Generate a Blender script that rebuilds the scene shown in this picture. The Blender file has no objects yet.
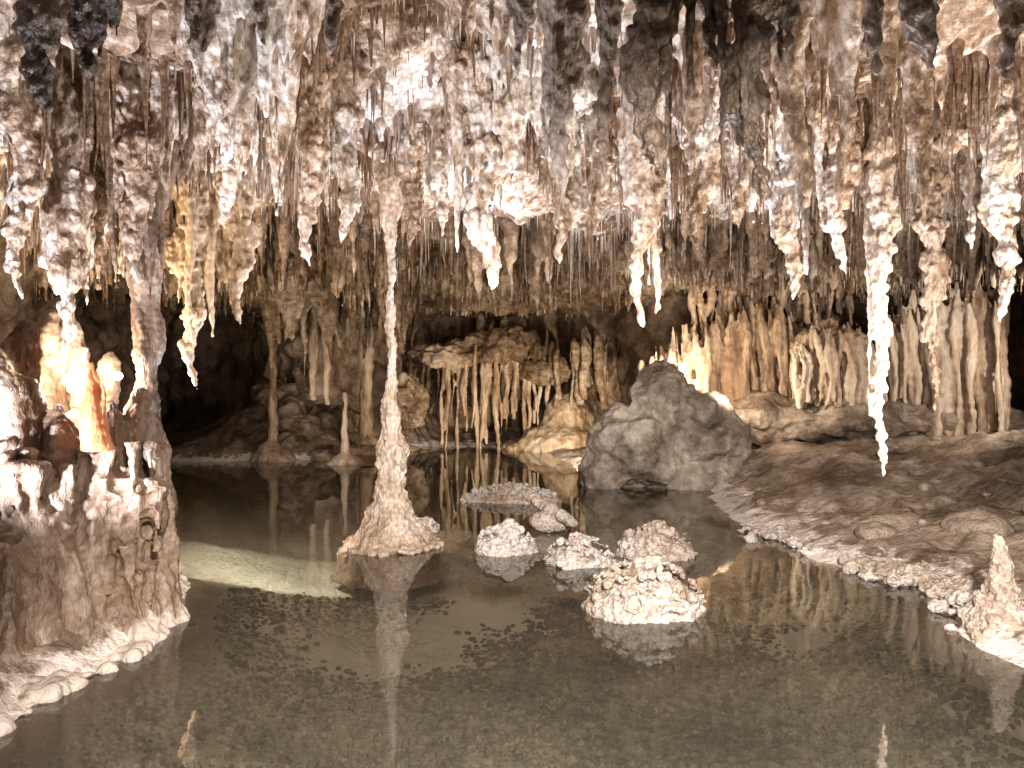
import bpy, math, time
import numpy as np
T0=time.time()
rng=np.random.default_rng(11)
H=1.6; F=740.0
def W(px,py,D): return np.array([(px-512)/F*D, D, H+(384-py)/F*D])
sc=bpy.context.scene

# ---------------------------------------------------------------- noise
def _h(ix,iy,iz,s):
    with np.errstate(over='ignore'):
        h=(ix.astype(np.uint32)*np.uint32(0x8da6b343))^(iy.astype(np.uint32)*np.uint32(0xd8163841))^(iz.astype(np.uint32)*np.uint32(0xcb1ab31f))^np.uint32((s*0x9E3779B1)&0xffffffff)
        h^=h>>np.uint32(15); h*=np.uint32(0x2c1b3c6d); h^=h>>np.uint32(12); h*=np.uint32(0x297a2d39); h^=h>>np.uint32(15)
    return h.astype(np.float32)/np.float32(4294967295.0)
def vnoise(p,s=0):
    i=np.floor(p).astype(np.int32); f=(p-i).astype(np.float32); f=f*f*(3-2*f)
    x,y,z=i[:,0],i[:,1],i[:,2]; r=0
    for a in (0,1):
        wa=f[:,0] if a else 1-f[:,0]
        for b in (0,1):
            wb=wa*(f[:,1] if b else 1-f[:,1])
            for c in (0,1):
                wc=f[:,2] if c else 1-f[:,2]
                r=r+wb*wc*_h(x+a,y+b,z+c,s)
    return r
def fbm(p,o=4,s=0):
    r=0;a=0.5;t=0
    for k in range(o):
        r=r+a*vnoise(p*(2.03**k)+k*17.3,s+k); t+=a; a*=0.5
    return r/t
def worley(p,s=0):
    i=np.floor(p-0.5).astype(np.int32); f=(p-i).astype(np.float32); best=np.full(len(p),9.0,np.float32)
    for a in (0,1):
        for b in (0,1):
            for c in (0,1):
                x,y,z=i[:,0]+a,i[:,1]+b,i[:,2]+c
                h=_h(x,y,z,s); h2=(h*977.13)%1.0; h3=(h*5413.7)%1.0
                d=(a+0.15+0.7*h-f[:,0])**2+(b+0.15+0.7*h2-f[:,1])**2+(c+0.15+0.7*h3-f[:,2])**2
                best=np.minimum(best,d)
    return np.sqrt(best)

# ---------------------------------------------------------------- mesh helpers
class Acc:
    def __init__(s): s.V=[];s.Q=[];s.T=[];s.n=0
    def add(s,v,q=None,t=None):
        s.V.append(np.asarray(v,np.float32))
        if q is not None and len(q): s.Q.append(np.asarray(q)+s.n)
        if t is not None and len(t): s.T.append(np.asarray(t)+s.n)
        s.n+=len(v)
    def mesh(s,name):
        V=np.concatenate(s.V); Q=np.concatenate(s.Q) if s.Q else np.zeros((0,4),int); T=np.concatenate(s.T) if s.T else np.zeros((0,3),int)
        me=bpy.data.meshes.new(name)
        me.vertices.add(len(V)); me.vertices.foreach_set("co",V.ravel())
        nl=len(Q)*4+len(T)*3; me.loops.add(nl)
        me.loops.foreach_set("vertex_index",np.concatenate([Q.ravel(),T.ravel()]).astype(np.int32))
        me.polygons.add(len(Q)+len(T))
        st=np.concatenate([np.arange(len(Q))*4,len(Q)*4+np.arange(len(T))*3]).astype(np.int32)
        me.polygons.foreach_set("loop_start",st)
        me.update(calc_edges=True)
        me.polygons.foreach_set("use_smooth",np.ones(len(me.polygons),bool))
        return me
_fc={}
def gridfaces(n,m,wrap):
    k=(n,m,wrap)
    if k in _fc: return _fc[k]
    i=np.arange(n-1)[:,None]; j=np.arange(m if wrap else m-1)[None,:]; j2=(j+1)%m
    q=np.stack([i*m+j,i*m+j2,(i+1)*m+j2,(i+1)*m+j],-1).reshape(-1,4)
    _fc[k]=q; return q
def tube(acc,path,rad,sides=9):
    path=np.asarray(path,float); n=len(path); rad=np.asarray(rad,float)
    if rad.ndim==1: rad=np.repeat(rad[:,None],sides,1)
    a=np.arange(sides)/sides*2*np.pi+rng.random()*6
    v=path[:,None,:]+np.stack([rad*np.cos(a),rad*np.sin(a),np.zeros_like(rad)],-1)
    v=v.reshape(-1,3); v=np.vstack([v,path[0],path[-1]])
    q=gridfaces(n,sides,True)[:, ::-1]
    j=np.arange(sides);j2=(j+1)%sides
    t=np.vstack([np.stack([np.full(sides,n*sides),j,j2],1)[:, ::-1]*1,np.stack([np.full(sides,n*sides+1),(n-1)*sides+j2,(n-1)*sides+j],1)[:, ::-1]])
    if path[0][2]>path[-1][2]:
        q=q[:, ::-1]; t=t[:, ::-1]
    acc.add(v,q,t)
_bc={}
def blob(acc,c,s,sub=10,rot=0,tilt=0):
    n=sub;m=sub+4
    if sub not in _bc:
        th=np.linspace(0.001,np.pi-0.001,n)[:,None]; ph=(np.arange(m)/m*2*np.pi)[None,:]
        j=np.arange(m);j2=(j+1)%m; base=n*m
        v=np.stack([np.sin(th)*np.cos(ph),np.sin(th)*np.sin(ph),np.cos(th)*np.ones_like(ph)],-1).reshape(-1,3)
        v=np.vstack([v,v[:m].mean(0),v[-m:].mean(0)])
        _bc[sub]=(v,np.vstack([np.stack([np.full(m,base),j,j2],1),np.stack([np.full(m,base+1),(n-1)*m+j2,(n-1)*m+j],1)]))
    v,t=_bc[sub]; v=v*np.asarray(s)
    if tilt:
        ct,st=math.cos(tilt),math.sin(tilt); v=np.stack([v[:,0]*ct-v[:,2]*st,v[:,1],v[:,0]*st+v[:,2]*ct],1)
    if rot:
        cr,sr=math.cos(rot),math.sin(rot); v=np.stack([v[:,0]*cr-v[:,1]*sr,v[:,0]*sr+v[:,1]*cr,v[:,2]],1)
    acc.add(v+np.asarray(c),gridfaces(n,m,True),t)
def stal(acc,x,y,zt,L,r,sides=8,tip=0.008,flare=0.7,step=0.05,wob=0.03):
    n=max(6,int(L/step)); t=np.linspace(0,1,n)
    rad=r*(0.95*(1-t)**0.9)+tip+r*flare*np.exp(-t*L/0.12)
    rad=rad*(1+0.3*(vnoise(np.stack([t*L/0.12,np.full(n,x*7),np.full(n,y*7)],1),3)-0.5)*2)
    rr=rad[:,None]*(1+0.35*(rng.random((1,sides))-0.5)+0.12*(rng.random((n,sides))-0.5))
    dx,dy=rng.normal(0,wob,2)*L
    path=np.stack([x+dx*t*t+0.25*r*np.sin(t*L*5+x*9),y+dy*t*t+0.25*r*np.cos(t*L*4+y*5),zt-t*L],1)
    tube(acc,path,rr,sides)
    return path,rad
def bundle(acc,x,y,zt,L,r,k=4,nubs=0,sp=1.3):
    p,rd=stal(acc,x,y,zt,L,r)
    for _ in range(k):
        a=rng.random()*6.28; d=r*rng.uniform(0.5,sp)
        stal(acc,x+d*math.cos(a),y+d*math.sin(a),zt,L*rng.uniform(0.3,0.88),r*rng.uniform(0.3,0.65))
    for _ in range(nubs):
        i=rng.integers(0,len(p)); a=rng.random()*6.28; q=rd[i]
        s=min(0.055,max(0.018,q*rng.uniform(0.3,0.6)))
        blob(acc,p[i]+np.array([math.cos(a)*q*0.95,math.sin(a)*q*0.95,rng.uniform(-.03,.03)]),(s,s,s*rng.uniform(0.8,1.7)),5)
def remesh(acc,name,vox,disp=(),ztrim=None):
    me=acc.mesh(name+"_tmp"); ob=bpy.data.objects.new(name+"_tmp",me); sc.collection.objects.link(ob)
    m=ob.modifiers.new("r","REMESH"); m.mode='VOXEL'; m.voxel_size=vox; m.use_smooth_shade=True
    dg=bpy.context.evaluated_depsgraph_get(); me2=bpy.data.meshes.new_from_object(ob.evaluated_get(dg))
    bpy.data.objects.remove(ob); bpy.data.meshes.remove(me)
    n=len(me2.vertices); co=np.empty(n*3,np.float32); me2.vertices.foreach_get("co",co); co=co.reshape(-1,3)
    nr=np.empty(n*3,np.float32); me2.vertices.foreach_get("normal",nr); nr=nr.reshape(-1,3)
    off=np.zeros(n,np.float32)
    for kind,fr,am in disp:
        p=co*np.asarray(fr,np.float32)
        if kind=='f': off+=am*(fbm(p,2,5)-0.5)*2
        elif kind=='w': off+=am*(0.55-worley(p,9))
        elif kind=='r': off-=am*np.abs(fbm(p,3,8)-0.5)*4
    co=co+nr*off[:,None]
    me2.vertices.foreach_set("co",co.ravel().astype(np.float32))
    if ztrim is not None:
        ls=np.empty(len(me2.loops),np.int32); me2.loops.foreach_get("vertex_index",ls)
        q=ls.reshape(-1,4); keep=(co[q,2].max(1)<ztrim); q=q[keep]
        used=np.zeros(n,bool); used[q.ravel()]=True; mp=np.cumsum(used)-1
        a=Acc(); a.add(co[used],mp[q]); bpy.data.meshes.remove(me2); me2=a.mesh(name)
    me2.name=name
    me2.polygons.foreach_set("use_smooth",np.ones(len(me2.polygons),bool)); me2.update()
    return me2
def obj(name,me,mat,parent=None):
    o=bpy.data.objects.new(name,me); sc.collection.objects.link(o)
    me.materials.clear(); me.materials.append(mat)
    if parent: o.parent=parent
    return o

# ---------------------------------------------------------------- materials
def rock(name,cols,pat=0.9,fine=7.0,zs=1.0,bump=0.6,bscale=34.0,bdist=0.02,rough=0.6,wet=0.3,pt=0.5,crust=None,bed=None,crev=(0.16,0.09,0.05),lo=0.40,hi=0.60,pop=0,popc=0.35):
    m=bpy.data.materials.new(name); m.use_nodes=True; N=m.node_tree.nodes; L=m.node_tree.links
    b=N["Principled BSDF"]; g=N.new("ShaderNodeNewGeometry")
    mp=N.new("ShaderNodeMapping"); mp.inputs["Scale"].default_value=(1,1,zs); L.new(g.outputs["Position"],mp.inputs["Vector"])
    n1=N.new("ShaderNodeTexNoise"); n1.inputs["Scale"].default_value=pat; n1.inputs["Detail"].default_value=2; L.new(mp.outputs[0],n1.inputs["Vector"])
    n2=N.new("ShaderNodeTexNoise"); n2.inputs["Scale"].default_value=fine; n2.inputs["Detail"].default_value=5; n2.inputs["Roughness"].default_value=0.70; L.new(mp.outputs[0],n2.inputs["Vector"])
    mx=N.new("ShaderNodeMath"); mx.operation='MULTIPLY_ADD'; mx.inputs[1].default_value=0.5
    L.new(n2.outputs["Fac"],mx.inputs[0])
    m2=N.new("ShaderNodeMath"); m2.operation='MULTIPLY'; m2.inputs[1].default_value=0.5; L.new(n1.outputs["Fac"],m2.inputs[0]); L.new(m2.outputs[0],mx.inputs[2])
    r=N.new("ShaderNodeValToRGB"); e=r.color_ramp.elements
    k=len(cols)
    for i,c in enumerate(cols):
        pos=lo+(hi-lo)*i/(k-1)
        el=e[i] if i<2 else e.new(pos)
        el.position=pos; el.color=(*c,1)
    L.new(mx.outputs[0],r.inputs[0]); col=r.outputs[0]
    def mixto(fac,c):
        mc=N.new("ShaderNodeMix"); mc.data_type='RGBA'; L.new(fac,mc.inputs[0]); L.new(col,mc.inputs[6])
        if isinstance(c,tuple): mc.inputs[7].default_value=(*c,1)
        else: L.new(c,mc.inputs[7])
        return mc.outputs[2]
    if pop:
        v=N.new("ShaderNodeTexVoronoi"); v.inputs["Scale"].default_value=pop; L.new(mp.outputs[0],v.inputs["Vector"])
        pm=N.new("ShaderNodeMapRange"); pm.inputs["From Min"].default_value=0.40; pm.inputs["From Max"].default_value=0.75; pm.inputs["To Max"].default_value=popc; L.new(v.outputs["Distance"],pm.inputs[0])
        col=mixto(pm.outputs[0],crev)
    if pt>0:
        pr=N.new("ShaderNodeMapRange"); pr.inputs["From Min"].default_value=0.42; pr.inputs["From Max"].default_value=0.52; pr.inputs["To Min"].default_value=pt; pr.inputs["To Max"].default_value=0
        L.new(g.outputs["Pointiness"],pr.inputs[0]); col=mixto(pr.outputs[0],crev)  # hollows by curvature: occlusion-like shade painted in along with brown staining
    if crust or bed:
        sx=N.new("ShaderNodeSeparateXYZ"); L.new(g.outputs["Position"],sx.inputs[0])
    if crust:
        ad=N.new("ShaderNodeMath"); ad.operation='MULTIPLY_ADD'; ad.inputs[1].default_value=-0.5; L.new(n2.outputs["Fac"],ad.inputs[0]); L.new(sx.outputs["Z"],ad.inputs[2])
        cr=N.new("ShaderNodeMapRange"); cr.inputs["From Min"].default_value=-0.10; cr.inputs["From Max"].default_value=-0.2; cr.interpolation_type='SMOOTHSTEP'; L.new(ad.outputs[0],cr.inputs[0])
        lo_=N.new("ShaderNodeMapRange"); lo_.inputs["From Min"].default_value=-0.06; lo_.inputs["From Max"].default_value=0.0; L.new(sx.outputs["Z"],lo_.inputs[0])
        ml=N.new("ShaderNodeMath"); ml.operation='MULTIPLY'; L.new(cr.outputs[0],ml.inputs[0]); L.new(lo_.outputs[0],ml.inputs[1])
        col=mixto(ml.outputs[0],crust)
    if bed:
        vb=N.new("ShaderNodeTexVoronoi"); vb.inputs["Scale"].default_value=24; L.new(g.outputs["Position"],vb.inputs["Vector"])
        vr=N.new("ShaderNodeMapRange"); vr.inputs["From Min"].default_value=0.25; vr.inputs["From Max"].default_value=0.7; L.new(vb.outputs["Distance"],vr.inputs[0])
        pm=N.new("ShaderNodeMapRange"); pm.inputs["From Min"].default_value=0.42; pm.inputs["From Max"].default_value=0.58; L.new(mx.outputs[0],pm.inputs[0])
        mm=N.new("ShaderNodeMath"); mm.operation='MULTIPLY'; L.new(vr.outputs[0],mm.inputs[0]); L.new(pm.outputs[0],mm.inputs[1])
        bc=N.new("ShaderNodeMix"); bc.data_type='RGBA'; L.new(mm.outputs[0],bc.inputs[0]); bc.inputs[6].default_value=(*bed,1); bc.inputs[7].default_value=(bed[0]*.50,bed[1]*.47,bed[2]*.42,1)
        lo_=N.new("ShaderNodeMapRange"); lo_.inputs["From Min"].default_value=-0.03; lo_.inputs["From Max"].default_value=-0.14; lo_.inputs["To Max"].default_value=0.88; L.new(sx.outputs["Z"],lo_.inputs[0])
        col=mixto(lo_.outputs[0],bc.outputs[2])
    L.new(col,b.inputs["Base Color"])
    rr=N.new("ShaderNodeMapRange"); rr.inputs["To Min"].default_value=rough-0.22; rr.inputs["To Max"].default_value=rough+0.22; L.new(n2.outputs["Fac"],rr.inputs[0]); L.new(rr.outputs[0],b.inputs["Roughness"])
    b.inputs["Specular IOR Level"].default_value=wet
    n3=N.new("ShaderNodeTexNoise"); n3.inputs["Scale"].default_value=bscale; n3.inputs["Detail"].default_value=3; n3.inputs["Roughness"].default_value=0.7; L.new(mp.outputs[0],n3.inputs["Vector"])
    h=n3.outputs["Fac"]
    if pop:
        s=N.new("ShaderNodeMath"); s.operation='MULTIPLY_ADD'; s.inputs[1].default_value=-0.9; L.new(v.outputs["Distance"],s.inputs[0]); L.new(h,s.inputs[2]); h=s.outputs[0]
    bp=N.new("ShaderNodeBump"); bp.inputs["Strength"].default_value=bump; bp.inputs["Distance"].default_value=bdist*1.6; L.new(h,bp.inputs["Height"]); L.new(bp.outputs[0],b.inputs["Normal"])
    return m
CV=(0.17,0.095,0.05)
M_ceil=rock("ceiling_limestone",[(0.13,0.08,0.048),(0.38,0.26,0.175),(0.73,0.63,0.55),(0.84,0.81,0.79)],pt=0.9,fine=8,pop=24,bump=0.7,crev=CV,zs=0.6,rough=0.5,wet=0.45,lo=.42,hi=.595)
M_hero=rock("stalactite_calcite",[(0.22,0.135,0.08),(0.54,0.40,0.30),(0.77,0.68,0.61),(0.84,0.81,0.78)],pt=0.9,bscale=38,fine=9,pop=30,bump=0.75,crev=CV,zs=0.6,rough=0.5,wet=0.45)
M_dark=rock("shade_dark_stalactite_stone",[(0.04,0.026,0.018),(0.11,0.072,0.048),(0.20,0.145,0.11),(0.32,0.26,0.23)],pt=0.7,pop=30,bump=0.75,crev=(0.05,0.03,0.02),zs=0.6,rough=0.45,wet=0.5)  # brown-grey stone, darkened to paint in the near stalactites' lack of light
M_straw=rock("straw_calcite",[(0.45,0.32,0.24),(0.62,0.52,0.44),(0.76,0.70,0.66)],pt=0,bump=0.2)
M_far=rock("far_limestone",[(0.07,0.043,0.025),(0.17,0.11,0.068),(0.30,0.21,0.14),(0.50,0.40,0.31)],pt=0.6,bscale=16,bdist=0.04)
M_wall=rock("cave_wall_stone",[(0.06,0.04,0.026),(0.16,0.108,0.072),(0.28,0.20,0.14),(0.42,0.32,0.24)],pt=0.5,fine=3,bscale=10,bdist=0.06)
M_flow=rock("flowstone_calcite",[(0.18,0.11,0.065),(0.40,0.28,0.185),(0.57,0.44,0.32),(0.68,0.56,0.44)],zs=0.25,bscale=14,bdist=0.03,pt=0.85)
M_floor=rock("cave_floor_mud",[(0.095,0.066,0.046),(0.19,0.138,0.10),(0.30,0.225,0.17),(0.44,0.35,0.28)],fine=4.5,bscale=12,bdist=0.05,rough=0.46,wet=0.5,pt=0.4,crust=(0.70,0.60,0.53),bed=(0.78,0.73,0.61))
M_pool=rock("pool_rock_crust",[(0.38,0.285,0.22),(0.55,0.45,0.375),(0.68,0.60,0.54),(0.78,0.72,0.68)],pt=0.75,bscale=48,bdist=0.02,pop=34,bump=0.8,crev=(0.24,0.155,0.10),popc=0.35)
M_tan=rock("column_calcite",[(0.22,0.145,0.095),(0.38,0.28,0.20),(0.52,0.405,0.315),(0.66,0.56,0.48)],pt=0.8,bscale=40,zs=0.5,pop=34)
M_left=rock("left_formation_stone",[(0.08,0.048,0.03),(0.175,0.112,0.075),(0.28,0.195,0.14),(0.42,0.325,0.26)],pt=0.75,bscale=24,zs=0.45,bump=0.7,rough=0.5,wet=0.45,crust=(0.50,0.41,0.35))
M_bould=rock("boulder_stone",[(0.10,0.075,0.057),(0.21,0.165,0.127),(0.34,0.275,0.22),(0.52,0.44,0.37)],pt=0.4,bscale=9,bdist=0.06,fine=4)
M_peb=rock("pebble_stone",[(0.20,0.165,0.125),(0.38,0.33,0.26),(0.56,0.51,0.42),(0.76,0.71,0.61)],pt=0,bscale=60,fine=14)
M_orng=rock("orange_calcite",[(0.42,0.11,0.035),(0.58,0.19,0.07),(0.66,0.29,0.13),(0.72,0.42,0.25)],pt=0.2,bscale=30,zs=0.3)
bo=M_orng.node_tree.nodes["Principled BSDF"]; bo.inputs["Subsurface Weight"].default_value=0.5; bo.inputs["Subsurface Radius"].default_value=(0.08,0.03,0.012); bo.inputs["Subsurface Scale"].default_value=1.0

# ---------------------------------------------------------------- ground
pool=np.array([(-2.3,1.3),(-2.3,3.3),(-2.4,3.9),(-2.25,4.6),(-2.5,5.6),(-3.6,7.6),(-5.3,11.2),(-7.0,15.2),(-4.35,15.6),(-2.4,19.0),(0.7,18.6),(1.3,13),(1.6,11.6),(3.0,11.3),(2.65,8.9),(2.75,7.2),(3.0,6.2),(3.35,5.6),(2.85,4.7),(3.2,3.6),(3.3,1.3)])
def sdist(P,poly):
    d=np.full(len(P),1e9); ins=np.zeros(len(P),bool); n=len(poly)
    for i in range(n):
        a=poly[i];b=poly[(i+1)%n]; e=b-a; w=P-a; t=np.clip((w@e)/(e@e),0,1)
        d=np.minimum(d,((w-t[:,None]*e)**2).sum(1))
        c=((a[1]>P[:,1])!=(b[1]>P[:,1])); xx=a[0]+(P[:,1]-a[1])/(b[1]-a[1]+1e-12)*e[0]; ins^=c&(P[:,0]<xx)
    d=np.sqrt(d); return np.where(ins,-d,d)
def sst(a,b,x):
    t=np.clip((x-a)/(b-a),0,1); return t*t*(3-2*t)
def ground_z(x,y):
    P=np.stack([x,y],1); z3=np.zeros(len(x))
    d=sdist(P,pool)+0.22*(fbm(np.stack([x*2.2,y*2.2,z3],1),4,31)-0.5)*2
    n=fbm(np.stack([x*0.9,y*0.9,z3],1),5,41)-0.5; n2=fbm(np.stack([x*5,y*5,z3],1),4,51)-0.5
    n4=np.abs(fbm(np.stack([x*1.9,y*1.9,z3],1),4,57)-0.5)
    inside=-0.36*sst(0,1.6,-d)-0.05*np.clip(-d*4,0,1)
    right=sst(1.5,3.0,x)*sst(2,4,y); left=sst(-1.5,-2.6,x); fl=sst(-1.2,-3.0,x)*sst(13.5,15.5,y)*sst(-8.0,-5.6,x)
    sl=0.12+right*0.17+left*0.3*(1-sst(13.5,15.5,y)*(1-fl))+fl*0.5; cap=0.45+right*1.0+left*0.5*(1-0.8*sst(13.5,15.5,y))+fl*1.2
    o=cap*(1-np.exp(-np.clip(d,0,None)*sl/cap*1.1))+0.05*np.clip(d*6,0,1)
    z=np.where(d<0,inside,o)
    return z+n*0.5*np.clip(np.abs(d)*0.5,0.05,1)*np.where(d<0,0.25,1)+n2*0.15*np.where(d<0,0.2,1)*np.clip(np.abs(d)*3,0.1,1)-np.where(d>0,n4*0.38*np.clip(d*1.5,0,1),0)
xs=np.linspace(-13,14,420); ys=np.concatenate([np.linspace(-6,1.4,30)[:-1],np.linspace(1.4,10,230)[:-1],np.linspace(10,25,170)])
X,Y=np.meshgrid(xs,ys); Z=ground_z(X.ravel(),Y.ravel())
a=Acc(); a.add(np.stack([X.ravel(),Y.ravel(),Z],1),gridfaces(len(ys),len(xs),False)); obj("cave_floor",a.mesh("cave_floor"),M_floor)

# water
a=Acc(); a.add([(-12,-1,0),(6,-1,0),(6,22,0),(-12,22,0)],[(0,1,2,3)])
wm=bpy.data.materials.new("still_cave_water"); wm.use_nodes=True; N=wm.node_tree.nodes; L=wm.node_tree.links; N.clear()
out=N.new("ShaderNodeOutputMaterial"); fr=N.new("ShaderNodeFresnel"); fr.inputs["IOR"].default_value=1.38
tr=N.new("ShaderNodeBsdfTransparent"); tr.inputs[0].default_value=(0.97,0.98,0.92,1)
df=N.new("ShaderNodeBsdfDiffuse"); df.inputs[0].default_value=(0.50,0.48,0.39,1)
gl=N.new("ShaderNodeBsdfGlossy"); gl.inputs["Roughness"].default_value=0.0; gl.inputs[0].default_value=(1,1,1,1)
m1=N.new("ShaderNodeMixShader"); m1.inputs[0].default_value=0.045; L.new(tr.outputs[0],m1.inputs[1]); L.new(df.outputs[0],m1.inputs[2])
m2=N.new("ShaderNodeMixShader"); L.new(fr.outputs[0],m2.inputs[0]); L.new(m1.outputs[0],m2.inputs[1]); L.new(gl.outputs[0],m2.inputs[2]); L.new(m2.outputs[0],out.inputs[0])
obj("water",a.mesh("water"),wm)

# gravel on the pool bed
a=Acc(); n=44000
px=np.where(rng.random(n)<0.5,rng.normal(0.9,0.8,n),rng.uniform(-2.3,3.1,n)); py=2.7+rng.random(n)**1.3*4.2
dens=fbm(np.stack([px*0.9,py*0.9,px*0],1),3,77)+0.14*np.exp(-((px-1.0)**2/1.2))-0.08*np.exp(-((px+0.5)**2/0.6)); keep=rng.random(n)<sst(0.36,0.62,dens)*0.85; px,py=px[keep],py[keep]
pz=ground_z(px,py)
for i in range(len(px)):
    s=rng.uniform(0.008,0.026)*(1.8 if rng.random()<.06 else 1)
    if pz[i]<-0.08: blob(a,(px[i],py[i],pz[i]+s*0.15),(s*rng.uniform(.8,1.4),s*rng.uniform(.7,1.1),s*0.65),4,rng.random()*3)
obj("gravel",a.mesh("gravel"),M_peb)

# ---------------------------------------------------------------- cave walls
wp=np.array([(-6.0,-4),(-5.6,2),(-5.2,5),(-6.3,8.5),(-7.6,12),(-8.2,15.5),(-8.6,17.5),(-10.5,22),(-8.0,22.2),(-6.2,19.0),(-4.6,18.8),(-3.8,19),(-2.2,21.4),(1.0,21.6),(2.4,18.5),(2.8,15.2),(5,14.2),(8,14.0),(11,12.5),(11.5,5),(9,-3),(0,-5.5)],float)
def resample(poly,step,closed=True):
    p=np.vstack([poly,poly[:1]]) if closed else poly
    for _ in range(2):
        q=[]
        for i in range(len(p)-1):
            q+= [p[i]*0.75+p[i+1]*0.25,p[i]*0.25+p[i+1]*0.75]
        p=np.array(q+([q[0]] if closed else []))
    s=np.concatenate([[0],np.cumsum(np.linalg.norm(np.diff(p,axis=0),axis=1))]); t=np.arange(0,s[-1],step)
    return np.stack([np.interp(t,s,p[:,0]),np.interp(t,s,p[:,1])],1)
wl=resample(wp,0.07); nw=len(wl); tg=np.roll(wl,-1,0)-np.roll(wl,1,0); tg/=np.linalg.norm(tg,axis=1)[:,None]; nin=np.stack([tg[:,1],-tg[:,0]],1)
zz=np.arange(-0.8,5.2,0.07)
PX=np.repeat(wl[None,:,0],len(zz),0); PY=np.repeat(wl[None,:,1],len(zz),0); PZ=np.repeat(zz[:,None],nw,1)
P=np.stack([PX.ravel(),PY.ravel(),PZ.ravel()],1)
d=1.5*(fbm(P*[.45,.45,.6],3,61)-0.45)+0.6*(fbm(P*[1.6,1.6,2.0],3,62)-0.5)-0.5*np.abs(fbm(P*[2.6,2.6,1.2],3,64)-.5)+0.28*(fbm(P*[5,5,0.7],3,63)-0.5)+0.16*(fbm(P*6,3,65)-.5)+0.10*(P[:,2]-2)*np.abs(P[:,2]-2)*0.8
d=np.where(P[:,1]>19.5,d*0.4,d)
NN=np.stack([np.tile(nin[:,0],len(zz)),np.tile(nin[:,1],len(zz)),np.zeros(len(P))],1)
P=P+NN*d[:,None]
a=Acc(); a.add(P,gridfaces(len(zz),nw,True)); obj("cave_wall",a.mesh("cave_wall"),M_wall)

# ---------------------------------------------------------------- ceiling
def ceil_z(x,y):
    q=np.stack([x,y,x*0],1)
    z=3.95+0.9*(fbm(q*0.45,3,71)-0.5)-0.45*np.abs(fbm(q*1.1,3,72)-0.5)*2+0.22*(fbm(q*3.5,3,73)-0.5)
    return z-0.35*sst(8,14,y)+0.25*np.exp(-((x+0.7)**2/1.2+(y-6)**2/3))
def slab(acc,x0,x1,y0,y1,st,top=5.0):
    xs=np.arange(x0,x1+st/2,st); ys=np.arange(y0,y1+st/2,st); X,Y=np.meshgrid(xs,ys); Z=ceil_z(X.ravel(),Y.ravel())
    n,m=len(ys),len(xs); v=np.stack([X.ravel(),Y.ravel(),Z],1); w=v.copy(); w[:,2]=top
    q=gridfaces(n,m,False); N0=n*m; idx=np.arange(N0).reshape(n,m)
    side=[]
    for e,fl in ((idx[0],0),(idx[-1],1),(idx[:,0],1),(idx[:,-1],0)):
        s=np.stack([e[:-1],e[1:],e[1:]+N0,e[:-1]+N0],1); side.append(s[:, ::-1] if fl else s)
    acc.add(np.vstack([v,w]),np.vstack([q[:, ::-1],q+N0]+side))
def cz(x,y): return float(ceil_z(np.array([x]),np.array([y]))[0])
envx=(np.array([-200,0,120,170,200,260,300,350,430,485,520,570,610,640,690,730,790,850,900,960,1024,1250])-512)/F
envy=(384-np.array([300,290,290,200,190,195,225,205,165,232,170,215,190,255,215,200,248,215,225,235,258,280]))/F
def tipmin(x,y): return H+np.interp(x/y,envx,envy)*y
def bareness(x,y): return math.exp(-((x+0.85)**2/0.7+(y-5.6)**2/2.4))+0.9*math.exp(-((x-0.5)**2/0.35+(y-5.0)**2/0.9))+0.7*math.exp(-((x-2.4)**2/0.5+(y-5.2)**2/0.5))
near=Acc(); slab(near,-7,8,3.2,9.6,0.07); thin=Acc()
for _ in range(4300):
    x=rng.uniform(-6.5,7.5); y=rng.uniform(3.9,9.4)
    if abs(x)>0.8*y+0.2: continue
    k=float(fbm(np.array([[x*1.3,y*1.3,0.0]]),2,81)[0])
    bare=min(1,bareness(x,y))
    if rng.random()>(sst(0.44,0.68,k)+0.05)*(1-0.4*bare): continue
    z=cz(x,y); Lm=z-tipmin(x,y)
    if Lm<0.08: continue
    big=rng.random()<0.24*(1-bare)
    L=(rng.uniform(0.4,1.0) if big else rng.uniform(0.1,0.38))*min(Lm,1.35)*(0.6+0.8*(k>0.5))
    L*=1-0.75*bare; L=min(L,Lm)
    r=(0.024+0.034*L)*rng.uniform(0.7,1.3) if not big else (0.030+0.044*L)*rng.uniform(0.7,1.2)
    bundle(near,x,y,z+0.05,L+0.05,r,k=rng.integers(2,5) if big else rng.integers(0,3),nubs=int(18*L) if big else int(6*L))
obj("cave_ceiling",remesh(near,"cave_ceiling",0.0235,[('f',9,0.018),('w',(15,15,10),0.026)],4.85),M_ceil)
for _ in range(1300):
    y=rng.uniform(4.4,10.5); x=rng.uniform(-0.78,0.78)*y; z=cz(x,y); Lm=z-(tipmin(x,y) if y<9 else H+0.10*y)-0.02
    if Lm<0.15: continue
    bare=min(1,bareness(x,y))
    L=min(Lm+0.06,rng.uniform(0.2,0.95))*(1-0.6*bare); r=rng.uniform(0.012,0.026)*(0.6+L)
    stal(thin,x,y,z+0.05,L+0.05,r,sides=8,tip=0.002,flare=1.2,step=0.03,wob=0.02)
    if rng.random()<0.5: stal(thin,x+rng.normal(0,.05),y+rng.normal(0,.05),z+0.05,L*rng.uniform(.4,.9),r*.8,sides=7,tip=0.002,flare=1.0,step=0.03)
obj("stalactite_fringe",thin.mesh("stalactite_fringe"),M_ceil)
xs=np.arange(-12,14,0.2); ys=np.arange(-6,3.5,0.2); X,Y=np.meshgrid(xs,ys); a=Acc(); a.add(np.stack([X.ravel(),Y.ravel(),ceil_z(X.ravel(),Y.ravel())],1),gridfaces(len(ys),len(xs),False)[:, ::-1]); obj("cave_ceiling",a.mesh("ceiling_over_path"),M_dark)
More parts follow.
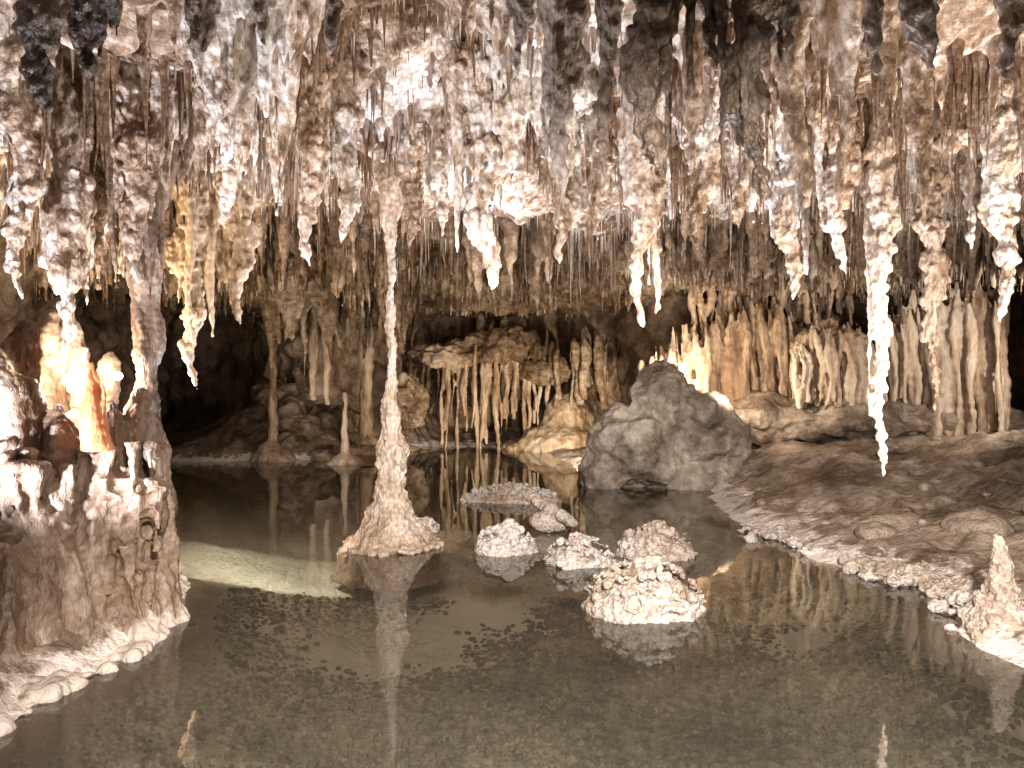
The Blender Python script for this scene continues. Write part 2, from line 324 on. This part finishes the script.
for x0,x1,y0,y1 in ((-13,-6.8,3.2,9.6),(7.8,14,3.2,9.6)):
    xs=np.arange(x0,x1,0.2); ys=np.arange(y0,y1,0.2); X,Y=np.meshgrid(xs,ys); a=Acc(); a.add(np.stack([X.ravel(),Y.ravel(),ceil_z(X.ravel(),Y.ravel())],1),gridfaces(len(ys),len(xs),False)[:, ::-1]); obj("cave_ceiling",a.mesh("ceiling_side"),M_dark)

far=Acc(); slab(far,-12,12,9.2,22.8,0.14)
for _ in range(3300):
    y=rng.uniform(9.0,20.5); x=rng.uniform(-0.72,0.72)*y
    k=float(fbm(np.array([[x*0.8,y*0.8,4.0]]),2,83)[0])
    if rng.random()>sst(0.36,0.56,k)+0.1: continue
    z=cz(x,y); lo=H+ (0.08+0.05*rng.random())*y
    if y<12: lo=H+0.10*y
    if x/y>0.16: lo=H+0.115*y
    Lm=z-lo
    if Lm<0.1: continue
    L=min(Lm,rng.uniform(0.15,1.0)*1.7*(0.5+k)); r=(0.030+0.038*L)*rng.uniform(0.6,1.3)
    bundle(far,x,y,z+0.1,L+0.1,r,k=rng.integers(0,4))
for _ in range(60):
    px_=rng.uniform(262,425); D=rng.uniform(13.5,17.0); x=(px_-512)/F*D
    z=cz(x,D)
    if rng.random()<0.04:
        r=rng.uniform(0.04,0.12); n=40; t=np.linspace(0,1,n); tube(far,np.stack([x+0.04*np.sin(t*9),D+0*t,z+0.2-t*(z+0.2)],1),r*(1+0.6*np.exp(-t*9)+0.8*np.exp(-(1-t)*10))*(1+0.25*(rng.random(n)-.5)),8)
    else: bundle(far,x,D,z+0.1,rng.uniform(0.7,1.8),rng.uniform(0.05,0.15),k=2)
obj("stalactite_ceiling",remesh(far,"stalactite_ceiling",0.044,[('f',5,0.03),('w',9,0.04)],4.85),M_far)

a=Acc()
for _ in range(5500):
    y=rng.uniform(4.6,13); x=rng.uniform(-0.75,0.75)*y; z=cz(x,y); lm=z-(tipmin(x,y) if y<9 else H+0.12*y)
    if lm<0.06: continue
    L=min(lm,rng.uniform(0.05,0.26)*(0.6 if y<7 else 1)); r=rng.uniform(0.004,0.009)*(y/6)**0.5
    n=4; t=np.linspace(0,1,n); tube(a,np.stack([x+0*t,y+0*t,z+0.04-t*(L+0.04)],1),r*(1.4-1.0*t),5)
obj("soda_straws",a.mesh("soda_straws"),M_straw)

# ---------------------------------------------------------------- single large stalactites
def hero(px,y0,y1,wpx,D,mat,k=4,nub=1.0,name="stalactite",vox=0.0135,gx=0.0):
    top=W(px,y0,D); tip=W(px,y1,D); zt=min(cz(top[0],D),4.2)+0.1; r=wpx/F*D*0.46
    acc=Acc(); L=zt-tip[2]; Lv=top[2]-tip[2]
    n=max(12,int(L/0.035)); t=np.linspace(0,1,n)
    f=np.clip((t*L-(L-Lv))/max(Lv,0.01),0,1)
    rad=r*(1-f)**0.95*(0.9+0.1*(1-f))+0.008
    rad*=1+0.5*(vnoise(np.stack([t*L/0.10,np.full(n,px),np.full(n,D)],1),3)-0.5)*2
    path=np.stack([top[0]+gx*f+0.3*r*np.sin(t*L*7+px),np.full(n,D)+0.2*r*np.cos(t*L*6),zt-t*L],1)
    tube(acc,path,rad[:,None]*(1+0.3*(rng.random((1,12))-.5)),12)
    for _ in range(k):
        an=rng.random()*6.28; dd=r*rng.uniform(0.6,1.25)
        LL=(L-Lv)+Lv*rng.uniform(0.25,0.85)
        stal(acc,top[0]+dd*math.cos(an),D+dd*math.sin(an),zt,LL,r*rng.uniform(0.22,0.45),wob=0.015)
    for _ in range(int(nub*Lv*r*1000)+8):
        i=rng.integers(n//8,n-2); an=rng.random()*6.28; q=rad[i]; s=rng.uniform(0.012,0.032)*min(1.3,0.6+q/0.1)
        blob(acc,path[i]+np.array([math.cos(an)*q*1.05,math.sin(an)*q*1.05,rng.uniform(-.02,.02)]),(s,s,s*rng.uniform(0.8,1.9)),5)
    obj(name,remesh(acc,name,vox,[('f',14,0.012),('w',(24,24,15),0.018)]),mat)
HH=[(485,40,294,64,5.2,M_hero,6),(515,20,215,42,5.0,M_hero,4),(565,120,266,46,5.5,M_hero,5),(640,130,328,32,5.3,M_hero,3),(655,200,314,16,5.35,M_hero,1),
(700,120,250,38,5.5,M_hero,4),(790,140,300,36,6.0,M_hero,3),(745,110,228,42,5.8,M_hero,4),(880,215,476,24,5.5,M_tan,1),(933,225,410,20,6.0,M_tan,1),
(1003,150,322,30,5.0,M_hero,2),(975,120,250,38,5.2,M_hero,3),(840,120,275,36,5.6,M_hero,3),(230,50,228,54,4.6,M_hero,5),(310,70,266,40,5.2,M_hero,3),
(345,130,244,34,5.6,M_hero,3),(135,120,285,42,4.7,M_hero,4),(65,200,350,36,4.9,M_hero,3),(20,60,300,42,4.4,M_hero,3),(240,190,325,32,6.6,M_flow,3),
(192,190,390,40,7.2,M_flow,4),(410,170,250,22,6.8,M_hero,3),(600,120,240,28,5.7,M_hero,3),(440,175,235,18,6.4,M_hero,2),
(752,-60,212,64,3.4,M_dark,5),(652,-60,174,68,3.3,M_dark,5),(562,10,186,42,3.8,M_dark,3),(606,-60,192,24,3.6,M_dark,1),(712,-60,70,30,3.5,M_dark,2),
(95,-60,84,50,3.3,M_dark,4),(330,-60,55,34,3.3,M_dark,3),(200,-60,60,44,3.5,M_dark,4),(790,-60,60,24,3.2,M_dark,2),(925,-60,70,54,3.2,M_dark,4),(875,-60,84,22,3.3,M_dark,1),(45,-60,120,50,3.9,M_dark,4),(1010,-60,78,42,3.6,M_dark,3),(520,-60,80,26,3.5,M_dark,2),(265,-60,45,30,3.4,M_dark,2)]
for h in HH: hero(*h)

# ---------------------------------------------------------------- main column with flared foot
def revolve(acc,px,D,prof,sides=20,jit=0.1,dx=0):
    ys_=np.array([p[0] for p in prof],float); hw=np.array([p[1] for p in prof],float)
    yy=np.linspace(ys_[0],ys_[-1],max(20,int(abs(ys_[-1]-ys_[0])*D/F/0.025))); w=np.interp(yy,ys_,hw)/F*D
    n=len(yy); an=np.arange(sides)/sides*2*np.pi
    x=(px-512)/F*D; z=H+(384-yy)/F*D
    c=np.stack([np.full(n,x)+0.012*np.sin(z*7+px)+0.008*np.sin(z*17),np.full(n,D)+0.01*np.cos(z*6),z],1)
    w=w*(1+0.35*(vnoise(np.stack([z*6,z*0+px,z*0],1),12)-0.5))
    lob=1+jit*(fbm(np.stack([np.cos(an)[None]*1.6+0*z[:,None],np.sin(an)[None]*1.6+0*z[:,None],z[:,None]*3.0+0*an[None]],-1).reshape(-1,3),3,91).reshape(n,sides)-0.5)*4
    tube(acc,c,w[:,None]*lob,sides)
a=Acc(); revolve(a,391,7.35,[(120,26),(190,12),(220,7),(245,4.8),(262,4),(350,4),(395,5.5),(425,8),(440,11),(448,14),(470,15),(495,16),(514,19),(524,25),(534,34),(548,44),(575,52)],24,0.2)
for _ in range(200):
    an=rng.random()*6.28; q=rng.uniform(0.24,0.50); s=rng.uniform(0.02,0.055); blob(a,(-1.2+q*math.cos(an),7.35+q*math.sin(an),0.13*(1-q/0.5)+0.01),(s,s,s*.8),5)
for _ in range(50):
    an=rng.random()*6.28; z=rng.uniform(0.25,1.1); q=0.12+0.04*(1-z); s=rng.uniform(0.02,0.045); blob(a,(-1.2+q*math.cos(an),7.35+q*math.sin(an),z),(s,s,s*1.6),5)
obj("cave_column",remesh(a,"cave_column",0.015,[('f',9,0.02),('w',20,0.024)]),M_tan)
for px_,D,pr in ((273,15.6,[(250,9),(300,4),(395,3.5),(420,4.5),(440,6),(450,14),(460,26),(470,34)]),(345,14.9,[(392,2.0),(425,2.6),(452,4),(460,14),(470,24)]),
                 (313,15.2,[(300,9),(330,6),(400,3)]),(327,15.2,[(280,8),(360,4),(405,3)]),(366,16.5,[(250,8),(400,6),(445,10)])):
    a=Acc(); revolve(a,px_,D,pr,14,0.1); obj("stalagmite" if px_ in(273,345) else "stalactite",remesh(a,"stalagmite",0.025,[('f',6,0.02)]),M_flow)

# ---------------------------------------------------------------- left formation
a=Acc()
cols=[(140,392,640,0.15,4.95),(120,396,640,0.13,4.8),(95,430,660,0.20,4.75),(62,402,680,0.17,4.62),(18,370,690,0.22,4.6),(-12,338,690,0.28,4.5),(-45,320,700,0.36,4.5),(75,412,640,0.22,5.15),(-80,310,700,0.45,4.9),(0,350,640,0.28,5.3),(104,470,660,0.15,4.6),(40,500,700,0.20,4.3),(0,540,720,0.24,4.1),(152,400,600,0.13,5.2),(72,520,690,0.15,4.4),(128,520,650,0.12,4.65),
 (52,300,640,0.17,5.32),(80,338,640,0.14,5.30),(30,318,640,0.2,5.45),(108,352,640,0.10,5.36)]
for px_,yt,yb,r,D in cols:
    tp=W(px_,yt,D); n=50; t=np.linspace(0,1,n); z=tp[2]*(1-t)-0.4*t; dd=tp[2]-z
    rr=r*np.clip(dd/0.35,0.02,1)**0.5*(0.85+0.2*t+0.8*np.exp(-np.clip(z+0.05,0,9)/0.15))*(1+0.3*(vnoise(np.stack([z*4,z*0+px_,z*0],1),6)-.5))
    an=np.arange(24)/24*6.283; fl=1+0.13*np.sin(an*5+px_+z[:,None]*.8)+0.10*np.sin(an*9+px_*2)[None]
    tube(a,np.stack([tp[0]+0.05*np.sin(z*3+px_),D+0*t,z],1),rr[:,None]*fl,24)
for _ in range(260):
    px_=rng.uniform(-20,160); D=4.95-0.42*rng.random()-max(0,(110-px_))*0.0035; py_=rng.uniform(440,600); p=W(px_,py_,D)
    stal(a,p[0],D,p[2],rng.uniform(0.12,0.6),rng.uniform(0.016,0.05),flare=0.3,tip=0.012)
for _ in range(230):
    px_=rng.uniform(-10,185); yb=np.interp(px_,[0,60,150,185],[725,685,640,600])+rng.uniform(-34,12); D=H*F/(yb-384); x=(px_-512)/F*D; s=rng.uniform(0.012,0.05); blob(a,(x-0.03,D,0.01),(s*1.4,s*1.3,s),7)
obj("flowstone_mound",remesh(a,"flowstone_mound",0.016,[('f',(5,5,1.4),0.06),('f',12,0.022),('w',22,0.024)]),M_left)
a=Acc(); revolve(a,146,5.3,[(60,40),(150,24),(220,18),(290,12),(340,12),(400,15),(470,20),(520,24)],20,0.25)
for _ in range(9): stal(a,-2.6+rng.uniform(-.2,.16),5.3+rng.uniform(-.25,.1),3.6,rng.uniform(0.7,1.7),0.06)
obj("cave_column",remesh(a,"cave_column",0.016,[('f',(9,9,3),0.025),('w',22,0.02)]),M_left)
a=Acc(); revolve(a,94,4.52,[(362,1.2),(372,4),(385,6.5),(400,9),(412,10),(450,14)],14,0.15); revolve(a,102,4.54,[(374,1),(385,3),(396,5),(430,7)],10,0.1); obj("orange_stalagmite",remesh(a,"orange_stalagmite",0.008,[('f',(16,16,5),0.02),('w',20,0.012)]),M_orng)

# ---------------------------------------------------------------- boulder and pool rocks
def rockobj(name,mat,parts,vox,disp):
    a=Acc()
    for p in parts: blob(a,p[0],p[1],18 if max(p[1])>0.12 else 7,p[2] if len(p)>2 else 0,p[3] if len(p)>3 else 0)
    return obj(name,remesh(a,name,vox,disp),mat)
rockobj("boulder",M_bould,[((2.50,11.9,0.95),(0.66,0.7,1.08),0.2,0.15),((2.0,11.8,0.5),(0.78,0.7,0.85),0.3,-0.35),((3.0,12.0,0.7),(0.74,0.8,0.82),0,0.5),((1.52,11.7,0.1),(0.44,0.5,0.5)),((2.9,11.6,0.0),(0.6,0.5,0.5))],0.035,[('f',1.6,0.25),('r',2.6,0.16),('f',7,0.05)])
CR=[('f',4,0.06),('w',13,0.045),('w',30,0.02),('f',22,0.012)]
def prock(px,py,wpx,hpx):
    D=H*F/(py-384); x=(px-512)/F*D; w=wpx/F*D/2; h=hpx/F*D
    cy=D+w*0.6; parts=[]
    for _ in range(7):
        q=rng.uniform(-0.6,0.6); s=rng.uniform(0.35,0.6); parts.append(((x+q*w,cy+rng.uniform(-.4,.3)*w,-0.04),(w*s,w*s,(h+0.03)*rng.uniform(0.5,0.9)*(1-abs(q)*0.6)),rng.random()*3))
    parts.append(((x,cy,-0.03),(w*0.95,w*0.75,h*0.65)))
    parts.append(((x+0.1*w,cy,0),(w*0.4,w*0.4,h*0.95),0,0.2))
    for _ in range(int(260*w)):
        an=rng.random()*6.28; q=rng.random()**0.5*0.95; s=rng.uniform(0.010,0.032); parts.append(((x+q*w*math.cos(an),cy+q*w*0.78*math.sin(an),max(0.0,h*0.85*(1-q*q)**0.7)+rng.uniform(-.02,.015)),(s,s,s*0.8)))
    rockobj("pool_rock",M_pool,parts,0.012,CR)
prock(651,620,134,60); prock(662,560,86,36); prock(580,568,78,32); prock(506,555,72,28); prock(508,503,98,16); prock(418,533,46,14)
a=Acc(); p0=W(530,502,8.3);p1=W(574,530,7.7)
for i in range(14):
    t=i/13; s=0.085-0.03*t+rng.uniform(-.01,.01); blob(a,p0*(1-t)+p1*t+np.array([0,0,0.06]),(s,s,s*0.8),8)
blob(a,(p0+p1)/2-np.array([0,0,0.06]),(0.25,0.15,0.12),8)
obj("broken_stalactite",remesh(a,"broken_stalactite",0.013,[('f',9,0.025),('w',22,0.018)]),M_pool)
parts=[]
for _ in range(300):
    q=rng.random()**1.3; px_=1000-q*260; py_=np.interp(px_,[740,812,870,960,1010],[530,552,572,594,604])+rng.normal(-5,9)*(0.4+0.6*(px_-740)/260); D=H*F/(py_-384); s=rng.uniform(0.02,0.10)*(0.5+0.5*(px_-740)/260); parts.append((((px_-512)/F*D,D,0.03),(s*1.3,s*1.2,s*1.0)))
rockobj("shore_crust",M_pool,parts,0.016,CR)
a=Acc(); revolve(a,1000,4.75,[(536,4),(548,8),(570,9),(590,12),(604,20),(615,32),(640,42),(660,46)],18,0.3)
for _ in range(130):
    an=rng.random()*6.28; q=rng.uniform(0.03,0.3); s=rng.uniform(0.015,0.04); blob(a,(3.13+q*math.cos(an),4.75+q*math.sin(an),0.42*max(0,1-q/0.3)**2+rng.random()*.08),(s,s,s),5)
obj("stalagmite",remesh(a,"stalagmite",0.012,[('f',9,0.03),('w',26,0.02)]),M_pool)
parts=[]
for _ in range(60):
    y=rng.uniform(6.5,12.5); x=rng.uniform(3.0,0.72*y+0.5); s=rng.uniform(0.03,0.11)*(2.0 if rng.random()<.06 else 1); z=float(ground_z(np.array([x]),np.array([y]))[0]); parts.append(((x,y,z),(s*1.3,s,s*0.6),rng.random()*3))
rockobj("loose_stones",M_floor,parts,0.025,[('f',4,0.04),('f',12,0.02)])

# ---------------------------------------------------------------- flowstone draperies
def drapery(px0,px1,D0,D1,ytop,ybot,nrib,rr=0.11,rows=2,jy=10,jb=6):
    a=Acc()
    for r_ in range(rows):
        for i in range(nrib):
            u=np.clip((i+rng.uniform(-.6,.6)+0.5)/nrib,0,1); px_=px0+(px1-px0)*u; D=D0+(D1-D0)*u+r_*0.22+rng.uniform(-.15,.15)
            yt=np.interp(u,np.linspace(0,1,len(ytop)),ytop)+rng.uniform(-jy,jy)-r_*8; yb=np.interp(u,np.linspace(0,1,len(ybot)),ybot)+rng.uniform(-jb,jb)
            p=W(px_,yt,D); q=W(px_+rng.uniform(-5,5),yb,D); n=30; t=np.linspace(0,1,n); R=rr*rng.uniform(0.35,1.5)
            rad=R*np.clip(t*6,0.1,1)**0.6*(1-0.35*t)*(1+0.3*(rng.random(n)-.5)); x=p[0]*(1-t)+q[0]*t
            tube(a,np.stack([x+0.03*np.sin(t*8+i),D-0.15*np.sin(t*2.2)+0*t,p[2]*(1-t)+q[2]*t],1),rad,9)
    return a
def fin(a,name="flowstone_drapery",mat=None,vox=0.027): return obj(name,remesh(a,name,vox,[('f',(7,7,2),0.04),('f',12,0.015)]),mat or M_flow)
fin(drapery(640,792,13.6,13.2,[378,352,330,320,312,308,315],[450,450,450,445],46,rr=0.075))
rockobj("flowstone_apron",M_floor,[((3.2,13.4,0.9),(0.9,0.9,0.45)),((4.4,13.3,1.0),(1.2,0.9,0.45)),((5.8,12.9,1.05),(1.3,0.9,0.45)),((7.2,12.4,1.05),(1.3,0.9,0.45))],0.04,[('f',1.8,0.2),('r',3,0.08),('f',8,0.03)])
aa=drapery(790,872,12.4,12.2,[352,334,328,328,334,352],[405,405,405],34,rr=0.06,jy=3); blob(aa,W(831,343,12.7),(0.66,0.45,0.28),14); fin(aa,vox=0.024)
fin(drapery(874,1000,12.6,11.3,[330,305,295,290],[440,440,440],34,rr=0.085))
fin(drapery(690,900,14.0,13.4,[262,258,262,258],[322,330,318,310],34,rr=0.08,jb=18))
fin(drapery(436,550,18.3,18.6,[356,346,350,366],[438,440,436,430],26,rr=0.06,rows=1,jb=26))
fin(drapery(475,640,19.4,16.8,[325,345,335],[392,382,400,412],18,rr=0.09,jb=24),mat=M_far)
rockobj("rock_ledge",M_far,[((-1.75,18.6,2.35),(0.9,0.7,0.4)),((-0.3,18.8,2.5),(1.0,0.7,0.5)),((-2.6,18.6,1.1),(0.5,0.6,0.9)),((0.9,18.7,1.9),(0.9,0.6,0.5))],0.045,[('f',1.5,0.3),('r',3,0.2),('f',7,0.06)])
rockobj("flowstone_mound",M_flow,[((1.2,18.0,0.0),(1.1,0.8,0.6)),((1.4,18.3,0.3),(0.7,0.6,1.05)),((0.4,18.2,0.0),(0.7,0.5,0.25))],0.04,[('f',2.5,0.12),('f',9,0.04)])
parts=[]
for _ in range(46):
    px_=rng.uniform(265,440); D=rng.uniform(15.8,18.2); s=rng.uniform(0.12,0.45); x=(px_-512)/F*D; parts.append(((x,D,float(ground_z(np.array([x]),np.array([D]))[0])+0.1*s),(s*1.2,s,s*0.75),rng.random()*3,rng.uniform(-.4,.4)))
rockobj("fallen_rocks",M_wall,parts,0.045,[('f',2.5,0.12),('r',4,0.08)])

# ---------------------------------------------------------------- lights
from mathutils import Vector
def aim(o,t): o.rotation_euler=(Vector(t)-o.location).to_track_quat('-Z','Y').to_euler()
def spot(loc,tgt,W_,ang,col,size=0.06,blend=0.6):
    l=bpy.data.lights.new("cave_spotlight",'SPOT'); l.energy=W_; l.color=col; l.spot_size=math.radians(ang); l.spot_blend=blend; l.shadow_soft_size=size
    o=bpy.data.objects.new("cave_spotlight",l); sc.collection.objects.link(o); o.location=loc; aim(o,tgt); return o
def pt(loc,W_,col,size=0.05):
    l=bpy.data.lights.new("cave_lamp",'POINT'); l.energy=W_; l.color=col; l.shadow_soft_size=size
    o=bpy.data.objects.new("cave_lamp",l); sc.collection.objects.link(o); o.location=loc; return o
EM=bpy.data.materials.new("lamp_bulb_glow"); EM.use_nodes=True; nn=EM.node_tree.nodes; nn.clear(); oo=nn.new("ShaderNodeOutputMaterial"); ee=nn.new("ShaderNodeEmission"); ee.inputs[0].default_value=(1,0.84,0.64,1); ee.inputs[1].default_value=360; EM.node_tree.links.new(ee.outputs[0],oo.inputs[0])
for px_,py_,D,r in ((72,380,5.0,0.055),(117,376,5.1,0.036)):
    e=obj("cave_lamp",(lambda a:(blob(a,(0,0,0),(r,r,r*0.8),12),a.mesh("cave_lamp"))[1])(Acc()),EM); e.location=W(px_,py_,D)
WARM=(1,0.80,0.56); NEU=(1,0.92,0.84); COOL=(0.86,0.89,1.0)
spot((3.4,3.9,0.7),(1.2,6.3,3.6),650,110,NEU)
spot((3.2,1.6,0.5),(2.6,7.0,3.2),520,56,NEU)  # added front fill from the right, out of view
spot((-3.0,3.2,0.8),(-0.9,5.8,3.7),680,100,COOL)
spot((-1.2,1.4,0.4),(-0.6,6.5,3.0),560,46,NEU)  # second added front fill, unseen, left of the frame
spot((1.15,6.45,0.12),(0.4,5.3,4),900,125,COOL,0.08)
spot((-1.2,8.0,0.12),(-0.9,6.4,4),760,120,COOL,0.08)
spot((3.7,7.1,0.6),(3.3,7.2,4),270,130,NEU,0.08)
spot((-4.2,6.6,0.9),(-3.3,9.0,3.2),620,105,(1,0.82,0.58))
spot((-4.1,4.9,2.15),(-4.6,7.0,3.2),240,130,(1,0.80,0.54))
spot((-3.2,9.8,0.15),(-2.8,14.5,3.0),240,72,(1,0.87,0.72))
spot((-3.2,11.0,0.12),(-3.9,15.5,0.9),150,42,(1,0.87,0.72))  # unseen spot added to brighten the thin back-left stalagmites
pt(W(668,390,12.9)+np.array([0.0,0,0.1]),120,WARM,0.1)
spot((3.3,11.3,1.5),(4.4,13.4,2.2),210,120,(1,0.86,0.66))
spot((1.75,12.9,0.35),(-0.5,18.4,0.9),1350,75,(1,0.83,0.60))
spot((7.0,9.0,2.6),(5.3,12.0,1.4),330,110,(1,0.9,0.78))
spot((-2.6,5.8,2.1),(-2.65,7.9,-0.3),420,58,(1,0.95,0.86),0.03,0.25)
spot((0.7,-0.6,3.0),(0.9,3.9,-0.5),4600,80,(1,0.95,0.88),0.2)  # added fill behind the camera, brightens pool bed and foreground
w=bpy.data.worlds.new("World"); sc.world=w; w.use_nodes=True; w.node_tree.nodes["Background"].inputs[0].default_value=(1,0.85,0.7,1); w.node_tree.nodes["Background"].inputs[1].default_value=0.02

c=bpy.data.cameras.new("Camera"); c.lens=26.02; c.sensor_width=36; c.clip_end=200; co=bpy.data.objects.new("Camera",c); sc.collection.objects.link(co); co.location=(0,0,H); co.rotation_euler=(math.radians(90),0,0); sc.camera=co
sc.view_settings.view_transform='Standard'; sc.view_settings.look='None'; sc.view_settings.exposure=0
print("done",time.time()-T0)
